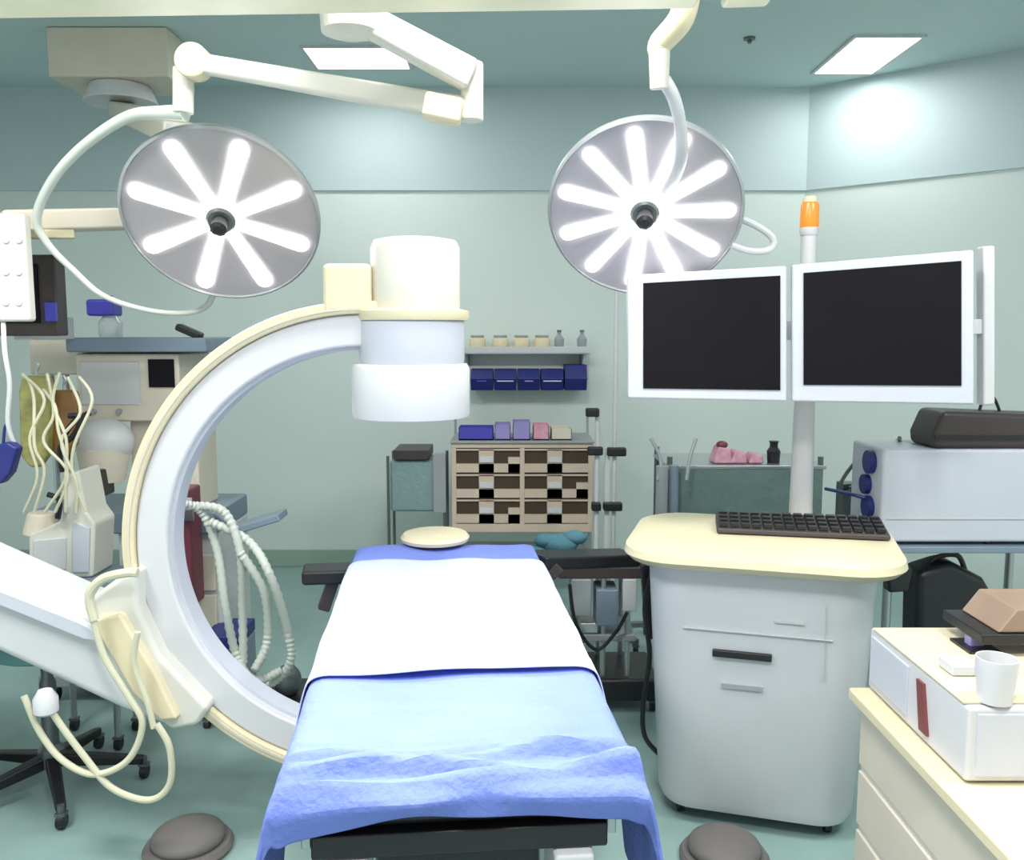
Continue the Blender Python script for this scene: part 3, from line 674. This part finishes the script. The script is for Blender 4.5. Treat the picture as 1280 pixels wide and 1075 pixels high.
t = thing('plastic_cup', 'white cup standing on the low white device', 'cup', (c.x, c.y, .858))
MB().lathe([(.034, .858), (.042, .93), (.042, .955), (.039, .955), (.032, .866)], (c.x, c.y, 0), n=28).o('cup_body', white, t)
c = F(1198, 840, .858)
tag(MB().bb(c.x-.03, c.x+.035, c.y-.03, c.y+.04, .859, .885).o('small_box', lav, bev=.005), 'small pale box beside the white cup on the low device', 'box')
t = thing('desk_stand', 'black tray on a dark post standing on the low white device', 'stand', (1.28, 2.18, .858))
MB().bb(X(1218, 2.2), 1.5, 2.08, 2.28, Z(803, 2.1), Z(790, 2.1)).o('tray', black, t, bev=.004)
MB().bb(X(1236, 2.14), X(1254, 2.14), 2.14, 2.17, .858, Z(803, 2.1)).o('post', purple, t, bev=.002)
MB().bb(X(1225, 2.14), X(1266, 2.14), 2.10, 2.2, .8585, .865).o('foot', black, t)
zt_ = Z(790, 2.1)
tag(MB().prism([(X(1240, 2.2), 2.09, zt_+.001), (1.5, 2.09, zt_+.001), (1.5, 2.09, zt_+.06), (X(1262, 2.2), 2.09, zt_+.06)], (0, .18, 0)).o('cardboard_box', wood, bev=.004), 'brown cardboard box with a slanted side on the black tray', 'box')

# ------------------------------------------------------------------ steel instrument trolley behind the cart
ID = 4.3
t = thing('instrument_trolley', 'steel instrument trolley with grey green cloth, behind the cart under the screens', 'trolley', (X(910, ID), ID+.2, 0))
zi = Z(582, ID); ix0, ix1 = X(838, ID), X(1040, ID)
MB().bb(ix0, ix1, ID, ID+.45, zi-.02, zi).o('tray_top', steel, t, bev=.004)
MB().bb(ix0+.02, ix1-.02, ID-.006, ID+.004, zi-.33, zi-.02).o('cloth_skirt', greenc, t, label='grey green cloth skirt')
for xx_ in (ix0+.015, ix1-.02):
    for yy in (ID+.03, ID+.42):
        MB().cyl((xx_, yy, .05), (xx_, yy, zi+.04), .014, n=12).o('leg', darksteel, t); castor(t, xx_, yy, .025)
for k, px in enumerate((822, 858)):
    MB().tube([P(px, 600, ID-.1), P(px+4, 575, ID-.08), P(px-8+k*20, 548, ID-.05)], .009, n=8).o('hook', grey, t)
MB().cyl((X(832, ID-.1), ID-.08, zi-.3), (X(832, ID-.1), ID-.08, zi+.01), .03, n=16).o('canister', grey, t)
MB().cyl((X(848, ID-.1), ID-.06, zi-.3), (X(848, ID-.1), ID-.06, zi+.01), .024, n=16).o('canister', bluegrey, t)
gp = 'pink parcels on the steel trolley'
for k, (px, w_, h_, lab) in enumerate(((905, .10, .075, 'pink parcel with dark tip, leftmost on the steel trolley'), (925, .09, .055, 'low pink parcel next to the leftmost one on the trolley'), (947, .08, .045, 'flattest pink parcel, nearest the black container on the trolley'))):
    p = Vector((X(px, ID+.1), ID+.1, zi))
    tt = thing('wrapped_parcel', lab, 'parcel', tuple(p), gp)
    MB().prism([(p.x-w_/2, p.y-.05, p.z+.001), (p.x+w_/2, p.y-.05, p.z+.001), (p.x+w_*.4, p.y-.05, p.z+h_), (p.x-w_*.2, p.y-.05, p.z+h_*1.2)], (0, .12, 0)).o('parcel_body', pink, tt, bev=.012)
    if k == 0: MB().blob((p.x, p.y-.02, p.z+h_*1.25), (.03, .03, .02), 12).o('parcel_tip', maroon, tt)
p = Vector((X(972, ID+.1), ID+.1, zi))
tt = thing('small_container', 'small black container on the steel trolley, beside the pink parcels', 'container', tuple(p))
MB().lathe([(.03, p.z+.001), (.034, p.z+.06), (.02, p.z+.08), (.02, p.z+.10), (.026, p.z+.11)], (p.x, p.y, 0), n=18).o('container_body', black, tt)

# ------------------------------------------------------------------ back wall: shelf, bins, drawer cabinet
WD = BACK
def back(px, d=5.85): return X(px, d)
t = thing('wall_shelf', 'grey steel shelf on the back wall, right of the white detector', 'shelf', (back(655), 6.0, Z(445, 5.9)))
zs = Z(437, 5.88)
MB().bb(back(570), back(738), 5.85, BACK-.001, zs-.03, zs).o('shelf_board', steel, t, bev=.004)
MB().bb(back(570), back(738), 5.845, 5.852, zs-.02, zs+.02).o('shelf_lip', greyw, t, bev=.002)
for px in (582, 728): MB().prism([(back(px), BACK-.002, zs-.03), (back(px), 5.88, zs-.03), (back(px), BACK-.002, zs-.16)], (.012, 0, 0)).o('shelf_bracket', grey, t)
for k, (px, lab) in enumerate(((596, 'leftmost cream jar on the high wall shelf'), (625, 'second cream jar from the left on the wall shelf'), (652, 'third cream jar from the left on the wall shelf'), (678, 'fourth cream jar from the left on the wall shelf'))):
    j = thing('jar', lab, 'jar', (back(px), 5.95, zs), 'cream jars on the wall shelf')
    MB().lathe([(.05, zs+.0005), (.055, zs+.01), (.055, zs+.07), (.04, zs+.08)], (back(px), 5.95, 0), n=20).o('jar_body', yellowc, j)
    MB().cyl((back(px), 5.95, zs+.08), (back(px), 5.95, zs+.095), .045, n=20).o('lid', grey, j, bev=.003)
for k, (px, lab) in enumerate(((700, 'grey bottle nearest the jars on the wall shelf'), (729, 'grey bottle at the right end of the wall shelf'))):
    j = thing('small_bottle', lab, 'bottle', (back(px), 5.95, zs), 'grey bottles on the wall shelf')
    MB().lathe([(.03, zs+.0005), (.034, zs+.07), (.012, zs+.10), (.012, zs+.115)], (back(px), 5.95, 0), n=16).o('bottle_body', grey, j)
    MB().cyl((back(px), 5.95, zs+.115), (back(px), 5.95, zs+.13), .015, n=12).o('cap', darksteel, j)
# navy bins on rail
t = thing('bin_rail', 'grey rail on the back wall holding the row of navy bins', 'rail', (back(660), 6.07, Z(470, 6.0)))
zr = Z(482, 5.9)
MB().bb(back(560), back(740), 6.05, BACK-.001, zr+.03, zr+.13).o('rail_plate', greyw, t, bev=.003)
bins = ('navy wall bin with dim label, leftmost of the row', 'navy wall bin with a wide pale label, second from the left', 'navy wall bin with a small high label, third of the row', 'navy wall bin with a pale label near the right end', 'darkest navy wall bin, at the right end of the row')
for k, lab in enumerate(bins):
    bx0 = 588+k*29.6
    j = thing('storage_bin', lab, 'bin', (back(bx0+14), 5.95, zr-.03), 'navy bins on the back wall')
    xa, xb = back(bx0), back(bx0+28)
    h2_ = .17 if k == 4 else .14
    MB().prism([(xa, 6.045, zr-.03), (xa, 5.87, zr-.03), (xa, 5.84, zr+.05), (xa, 5.88, zr-.03+h2_), (xa, 6.045, zr-.03+h2_)], (xb-xa, 0, 0)).o('bin_body', navy, j, bev=.004)
    if k < 4:
        xm = (xa+xb)/2; ww = (.03, .055, .028, .06)[k]; 
        MB().prism([(xm-ww, 5.846, zr+.030), (xm+ww, 5.846, zr+.030), (xm+ww, 5.862, zr+.068), (xm-ww, 5.862, zr+.068)], (0, -.004, 0)).o('label_card', (indigo, lav, purple, lav)[k], j)
# drawer cabinet on wheels with tray of bins
DD = 5.2
t = thing('drawer_cabinet', 'beige drawer cabinet with dark openings, beyond the far end of the table', 'cabinet', (X(652, DD), DD+.2, 0))
cx0, cx1 = X(566, DD), X(740, DD); cz1, cz0 = Z(560, DD), Z(655, DD)
fr = MB()
fr.bb(cx0, cx1, DD+.02, DD+.42, cz0, cz1).o('body', cavity, t)
fb = MB()
for xx_ in (cx0, (cx0+cx1)/2, cx1): fb.bb(xx_-.014, xx_+.014, DD, DD+.425, cz0-.005, cz1+.005)
fb.bb(cx0-.014, cx1+.014, DD-.002, DD+.43, cz1, cz1+.03); fb.bb(cx0-.014, cx1+.014, DD-.002, DD+.43, cz0-.05, cz0)
fb.o('cabinet_frame', beigec, t, bev=.003)
dh = (cz1-cz0)/3; dw = (cx1-cx0)/2
for r in range(3):
    for c in range(2):
        xa = cx0+.014+c*dw; xb = cx0+(c+1)*dw-.014; za = cz0+r*dh+.006; zb_ = cz0+(r+1)*dh-.006
        d_ = MB().bb(xa, xb, DD+.002, DD+.022, za, za+dh*.34)
        xm = (xa+xb)/2
        d_.bb(xm-.055, xm+.035, DD+.002, DD+.022, za, zb_-.004).bb(xa, xb, DD+.002, DD+.022, zb_-.010, zb_)
        if (r+c) % 2 == 0: d_.bb(xb-.07, xb, DD+.002, DD+.022, za, zb_-.05)
        d_ = d_.o('drawer', beigec, t)
        MB().bb(xm-.05, xm+.03, DD-.012, DD+.003, za+dh*.40, za+dh*.62).o('label_holder', white, d_, bev=.002)
for xx_ in (cx0, cx1):
    for yy in (DD+.04, DD+.39):
        MB().cyl((xx_, yy, .05), (xx_, yy, cz0), .014, n=12).o('leg', steel, t); castor(t, xx_, yy, .025)
MB().bb(cx0, cx1, DD+.03, DD+.4, .28, .30).o('lower_shelf', steel, t, bev=.003)
ct = cz1+.03
MB().bb(cx0-.02, cx1+.02, DD-.02, DD+.44, ct, ct+.012).o('tray_top', grey, t, bev=.003)
for (xx_) in (cx0-.015, cx1+.015): MB().cyl((xx_, DD+.42, ct), (xx_, DD+.42, ct+.16), .008, n=8).o('tray_post', grey, t)
for k, (px, w_, h_, m_, lab) in enumerate(((594, 46, .075, indigo, 'indigo open box at the left on the drawer cabinet'), (628, 22, .095, purple, 'lilac box between the indigo and pink ones on the drawer cabinet'), (652, 24, .11, purple, 'taller lilac box in the middle on the drawer cabinet'), (677, 22, .09, pink, 'pink box on the drawer cabinet'), (703, 28, .07, beige, 'beige box at the right on the drawer cabinet'))):
    xa, xb = X(px-w_/2+1, DD), X(px+w_/2-1, DD)
    bxx = MB().bb(xa, xb, DD+.03, DD+.2, ct+.013, ct+.022)
    for q_ in ((xa, xa+.005, DD+.03, DD+.2), (xb-.005, xb, DD+.03, DD+.2), (xa, xb, DD+.03, DD+.035), (xa, xb, DD+.195, DD+.2)): bxx.bb(*q_, ct+.013, ct+.013+h_)
    tag(bxx.o('open_box', m_, bev=.001), lab, 'box', 'boxes on the drawer cabinet')
# small wall rack left of the drawer cabinet
t = thing('waste_stand', 'small dark-rimmed bag stand with a grey teal bag, left of the drawer cabinet', 'waste stand', (X(515, 5.2), 5.3, 0))
x0, x1 = X(478, 5.2), X(558, 5.2)
MB().bb(x0+.03, x1-.03, 5.2, 5.45, Z(640, 5.2), Z(575, 5.2)).o('bag', mat('teal_bag', (.22, .33, .34), .5, bump=.3), t, bev=.02)
MB().bb(X(490, 5.2), X(535, 5.2), 5.17, 5.47, Z(574, 5.2), Z(562, 5.2)).o('lid', dark, t, bev=.005)
for xx_ in (x0+.02, x1-.02):
    for yy in (5.2, 5.44): MB().cyl((xx_, yy, .0), (xx_, yy, Z(570, 5.2)), .009, n=10).o('leg', darksteel, t)
MB().bb(x0+.02, x1-.02, 5.19, 5.45, .1, .12).o('foot_plate', darksteel, t)
MB().bb(X(540, 5.2), X(556, 5.2), 5.17, 5.22, Z(640, 5.2), Z(566, 5.2)).o('side_hook', grey, t, bev=.004)

# equipment stand with poles (right of the drawer cabinet)
SD = 4.6
t = thing('infusion_stand', 'tall grey infusion stand with black clamps, right of the drawer cabinet', 'infusion stand', (X(762, SD), SD, 0))
for px, y1 in ((748, 510), (770, 352)):
    MB().cyl((X(px, SD), SD, .08), (X(px, SD), SD, Z(y1, SD)), .013 if px == 748 else .011, n=12).o('pole', greyw, t)
for i in range(5):
    a = i*2*math.pi/5+.3; cxp = X(759, SD)
    MB().beam((cxp, SD, .075), (cxp+.26*math.cos(a), SD+.26*math.sin(a), .06), .035, .03).o('base_leg', darksteel, t, bev=.005)
    castor(t, cxp+.25*math.cos(a), SD+.25*math.sin(a), .02)
MB().bb(X(744, SD), X(775, SD), SD-.02, SD+.02, .06, .10).o('base_hub', darksteel, t, bev=.005)
for px, py, w_ in ((741, 515, .07), (745, 563, .08), (772, 564, .10), (768, 632, .10), (747, 632, .05)):
    MB().box((X(px, SD), SD-.02, Z(py, SD)), (w_, .05, .045)).o('clamp', black, t, bev=.008)
MB().tube([(X(770, SD), SD, Z(356, SD)), (X(762, SD), SD, Z(348, SD)), (X(742, SD), SD, Z(346, SD)), (X(738, SD), SD, Z(356, SD))], .006, n=8).o('top_hook', greyw, t)
MB().bb(X(758, SD), X(764, SD), SD-.01, SD+.01, Z(700, SD), Z(560, SD)).o('scale_bar', greyw, t)

# pump stand right of the table
PD = 3.7
t = thing('pump_stand', 'low dark wheeled stand with pumps, between the table and the cart', 'stand', (X(760, PD), PD+.1, 0))
for px in (722, 758, 790):
    for yy in (PD, PD+.25): MB().cyl((X(px, PD), yy, .12), (X(px, PD), yy, Z(706, PD)), .012, n=12).o('post', steel, t)
MB().bb(X(700, PD), X(812, PD), PD-.02, PD+.28, Z(722, PD), Z(708, PD)).o('top_plate', dark, t, bev=.005)
MB().bb(X(715, PD), X(800, PD), PD-.02, PD+.28, Z(800, PD), Z(792, PD)).o('middle_shelf', grey, t, bev=.004)
MB().bb(X(716, PD), X(742, PD), PD-.03, PD+.1, Z(768, PD), Z(722, PD)).o('pump', grey, t, bev=.006)
MB().bb(X(748, PD), X(776, PD), PD-.03, PD+.12, Z(780, PD), Z(735, PD)).o('pump', bluegrey, t, bev=.006)
MB().bb(X(782, PD), X(800, PD), PD-.03, PD+.12, Z(762, PD), Z(722, PD)).o('pump', greyw, t, bev=.006)
MB().bb(X(728, PD), X(752, PD), PD-.01, PD+.12, Z(791, PD), Z(778, PD)).o('battery_box', steel, t, bev=.006)
MB().bb(X(742, PD), X(830, PD), PD-.05, PD+.3, .06, .16).o('base', black, t, bev=.015)
for px in (748, 824):
    for yy in (PD, PD+.25): castor(t, X(px, PD), yy, .022)
MB().tube([P(712, 730, PD-.05), P(720, 780, PD-.08), P(745, 812, PD-.06), P(770, 790, PD-.05), P(784, 765, PD-.05)], .008, n=8).o('lead', black, t)

# ------------------------------------------------------------------ stool, foot pedals
sc = F(66, 965, .06)
t = thing('swivel_stool', 'swivel stool with black five-star base at the lower left', 'stool', (sc.x, sc.y, 0))
for i in range(5):
    a = math.radians(14+72*i); e = Vector((sc.x+.31*math.cos(a), sc.y+.31*math.sin(a), .07))
    MB().beam((sc.x, sc.y, .115), e, .05, .05, .034, .03).o('base_leg', black, t, bev=.008)
    castor(t, e.x, e.y, .026)
MB().lathe([(.045, .09), (.045, .15), (.028, .17), (.028, .40), (.02, .42), (.02, .52)], (sc.x, sc.y, 0), n=24).o('gas_column', darksteel, t)
MB().lathe([(.16, .52), (.19, .535), (.195, .56), (.185, .585), (.15, .595)], (sc.x, sc.y, 0), n=36).o('seat', mat('teal_vinyl', (.12, .30, .30), .4), t)
fp = F(236, 1062, .0)
t = thing('foot_pedal', 'grey brown domed foot pedal on the floor left of the drape', 'foot pedal', (fp.x, fp.y, 0), 'foot pedals')
MB().lathe([(.135, 0), (.14, .015), (.13, .03), (.06, .035)], (fp.x, fp.y, 0), n=32).o('pedal_base', rubber, t)
MB().blob((fp.x, fp.y, .045), (.115, .115, .045), 28).o('pedal_dome', rubber, t)
fp2 = F(905, 1075, .0)
dup(t, (fp2.x-fp.x, fp2.y-fp.y, 0), 'grey brown domed foot pedal on the floor in front of the tall cart')
